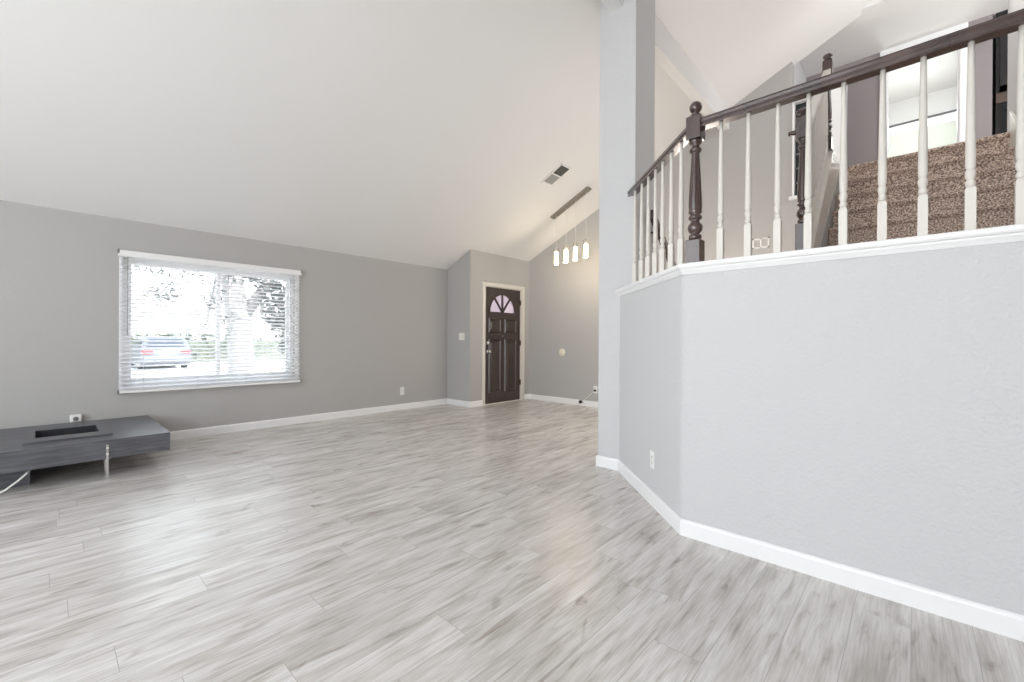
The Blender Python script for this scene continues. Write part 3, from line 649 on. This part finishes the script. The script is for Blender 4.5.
# ---------------------------------------------------------------- low black table
TX0, TX1, TY0, TY1, TZ0, TZ1 = -6.045, -4.80, -.95, .735, .160, .314
tb = thing('coffee_table', (-5.42, -.1, 0), 'low wide black table with sunken tray, on the floor under the window', 'table')
RX0, RX1, RY0, RY1 = -5.60, -5.19, -.075, .305      # opening of the recess (top view)
q = MB()
for a in ((TX0, RX0, TY0, TY1), (RX1, TX1, TY0, TY1), (RX0, RX1, TY0, RY0), (RX0, RX1, RY1, TY1)): q.box(*a, TZ0, TZ1)
q.box(RX0, RX1, RY0, RY1, TZ0, TZ0+.03)
q.build('top', M['table'], tb)
q = MB(); fx0, fx1, fy0, fy1 = -5.68, -5.00, -.135, .375
for a in ((fx0, RX0, fy0, fy1), (RX1, fx1, fy0, fy1), (RX0, RX1, fy0, RY0), (RX0, RX1, RY1, fy1)): q.box(*a, TZ1, TZ1+.018)
q.build('tray_frame', M['table'], tb)
q = MB(); w_ = .004
for a in ((RX0, RX0+w_, RY0, RY1), (RX1-w_, RX1, RY0, RY1), (RX0, RX1, RY0, RY0+w_), (RX0, RX1, RY1-w_, RY1)): q.box(*a, TZ0+.03, TZ1+.014)
q.box(RX0, RX1, RY0, RY1, TZ0+.03, TZ0+.034)
q.build('tray_liner', M['recess'], tb)
box(-5.75, -5.02, -.95, -.095, 0, TZ0).build('base', M['table'], tb)
lg = box(TX1+.001, TX1+.010, .323, .336, 0, .275).build('leg', M['chrome'], tb)
for z in (.20, .248): MB().lathe([(.010, .009), (.010, .014), (.006, .017), (.001, .0175)], (TX1+.001, .33, z), 'x', 14).build('bolt', M['metal'], lg)
box(-4.985, -4.975, .323, .336, 0, TZ0).build('leg', M['chrome'], tb)
box(-5.98, -5.97, .323, .336, 0, TZ0).build('leg', M['chrome'], tb)
MB().tube([(-5.0, -.085, .128), (-4.90, -.095, .135), (-4.78, -.11, .138), (-4.73, -.15, .105), (-4.70, -.21, .06), (-4.68, -.30, .02), (-4.67, -.45, .006)], .006).build('cable', M['plastic'], tb)['label'] = 'thin white cable'

# ================================================================ OUTSIDE
GZ = -.25
struct('ground', MB().box(-70, -6.3, -40, 60, GZ-.2, GZ).box(-6.3, 40, -40, BACK-.01, GZ-.2, GZ), M['concrete'], 'pale sunlit concrete street outside the window', 'ground')
# parked car, rear towards the house
cx, cy, cw = -24.0, 3.55, .88
car = thing('car', (cx-2, cy, GZ), 'silver car with red tail lights parked outside the window', 'car')
sec = [(0, .32), (.05, .42), (.02, .62), (-.02, .95), (-.10, 1.02), (-.42, 1.40), (-.62, 1.47), (-1.7, 1.49), (-2.15, 1.42), (-2.85, 1.02), (-3.7, .90), (-4.1, .74), (-4.18, .5), (-4.12, .28), (-3.6, .22), (-.5, .22)]
R_ = []
for w, k in ((-1, .86), (-.97, .97), (-.88, 1), (.88, 1), (.97, .97), (1, .86)):
    R_.append([(cx+a*(1 if abs(w) < .95 else .985)-(0 if abs(w) < .95 else .03), cy+cw*(w if z < 1.0 else w*(1-(z-1.0)*.30)), GZ+.22+(z-.22)*(1 if abs(w) < .95 else k if z > .3 else 1)) for a, z in sec])
MB().rings(R_, smooth=True).build('body', M['carpaint'], car)
q = MB(); yw = cy
q.hexa([(cx-.135, cy-.66, GZ+1.04), (cx-.135, cy+.66, GZ+1.04), (cx-.405, cy+.58, GZ+1.37), (cx-.405, cy-.58, GZ+1.37), (cx-.10, cy-.66, GZ+1.05), (cx-.10, cy+.66, GZ+1.05), (cx-.385, cy+.58, GZ+1.385), (cx-.385, cy-.58, GZ+1.385)])
q.build('rear_window', M['carglass'], car)
for s in (-1, 1):
    q = MB(); q.box(cx-.06, cx+.03, cy+s*.66-.19, cy+s*.66+.19, GZ+.70, GZ+.88); q.build('tail_light', M['red'], car, bevel=.03)
    for xw in (-.85, -3.35):
        wh = MB().lathe([(.20, -.11), (.31, -.10), (.325, -.06), (.325, .06), (.31, .10), (.20, .11)], (cx+xw, cy+s*.76, GZ+.325), 'y', 22).build('wheel', M['rubber'], car)
        MB().lathe([(.19, -.112), (.19, .112)], (cx+xw, cy+s*.76, GZ+.325), 'y', 22).build('hub_cap', M['metal'], wh)
    q = MB().prism([(-.55, 1.02), (-.85, 1.38), (-2.0, 1.38), (-2.65, 1.02)], lambda a, z, y: (cx+a, y, GZ+z), cy+s*.80, cy+s*.82); q.build('side_window', M['carglass'], car)
box(cx-.02, cx+.07, cy-.80, cy+.80, GZ+.38, GZ+.56).build('bumper', M['carpaint'], car, bevel=.03)
box(cx-.02, cx+.012, cy-.26, cy+.26, GZ+.64, GZ+.76).build('number_plate', M['plastic'], car)

def leaves(q, c_, rad, n, size, flat=1):
    for _ in range(n):
        while True:
            d = Vector((random.uniform(-1, 1), random.uniform(-1, 1), random.uniform(-1, 1)))
            if d.length < 1: break
        p = Vector(c_)+Vector((d.x*rad[0], d.y*rad[1], d.z*rad[2])); a = Vector((random.gauss(0, 1), random.gauss(0, 1), random.gauss(0, .6))).normalized(); b_ = a.orthogonal().normalized()
        s = size*random.uniform(.6, 1.2); q.face([p-a*s, p+b_*s*.42, p+a*s, p-b_*s*.42])
TY = 2.72
tr = thing('street_tree', (-10.2, TY, GZ), 'pale-trunked leafy tree growing outside the right half of the window', 'tree')
MB().tube([(-10.2, TY, GZ), (-10.22, TY+.02, .6), (-10.2, TY-.03, 1.5), (-10.3, TY-.15, 2.4), (-10.5, TY-.35, 3.8)], [.30, .24, .22, .20, .14], 12).tube([(-10.2, TY-.03, 1.5), (-10.1, TY+.45, 2.3), (-10.1, TY+.95, 3.2)], [.14, .10, .06], 8).build('trunk', M['bark'], tr)
q = MB(); tw = MB()
def bough(p, rad, n, size):
    leaves(q, p, rad, n, size); tw.tube([(-10.35, TY-.2, 2.7), ((-10.35+p[0])/2, (TY-.2+p[1])/2, (2.9+p[2])/2+.3), p], [.05, .03, .012], 6)
bough((-9.8, 3.30, 1.85), (.30, .34, .55), 420, .075)
bough((-9.7, 3.42, 1.20), (.25, .22, .40), 150, .07)
bough((-9.9, 3.2, 2.45), (.4, .6, .28), 170, .075)
bough((-10.0, 4.3, 2.5), (.5, .5, .45), 170, .08)
bough((-9.6, 1.35, 1.95), (.35, .30, .24), 100, .05)
bough((-9.6, 1.65, 2.30), (.4, .6, .22), 70, .055)
bough((-9.5, 2.10, 1.85), (.3, .25, .30), 50, .055)
bough((-9.5, 2.35, 1.45), (.3, .2, .25), 36, .055)
bough((-9.7, 1.10, 2.45), (.4, .35, .2), 50, .055)
bough((-9.5, 1.95, 1.30), (.3, .3, .12), 24, .05)
bough((-9.7, 2.45, 2.42), (.35, .35, .22), 50, .06)
q.build('foliage', M['leaf'], tr); tw.build('branches', M['bark'], tr)
hd = thing('hedge', (-31, 2.0, GZ), 'long green hedge across the street behind the car', 'hedge')
q = MB(); leaves(q, (-31, 4.0, .55), (.7, 7.5, .95), 3600, .16); q.build('foliage', M['hedge'], hd)
MB().box(-31.3, -30.7, -3.2, 11.2, GZ, 1.05).build('core', M['hedge'], hd)
hs = thing('house', (-42, 10, GZ), 'pale house across the street seen through the blind', 'house')
MB().box(-48, -42, 4, 18, GZ, 3.2).build('wall', M['stucco'], hs)
MB().prism([(-48.6, 3.1), (-41.4, 3.1), (-45, 5.0)], lambda a, z, y: (a, y, z), 3.4, 18.6).build('roof', M['rooftile'], hs)
for y in (6.2, 10.5, 14.5): box(-42.0, -41.95, y, y+1.6, .9, 2.2).build('window', M['housepane'], hs)
box(-42.0, -41.94, 8.6, 9.5, GZ, 2.0).build('door', M['stucco'], hs)
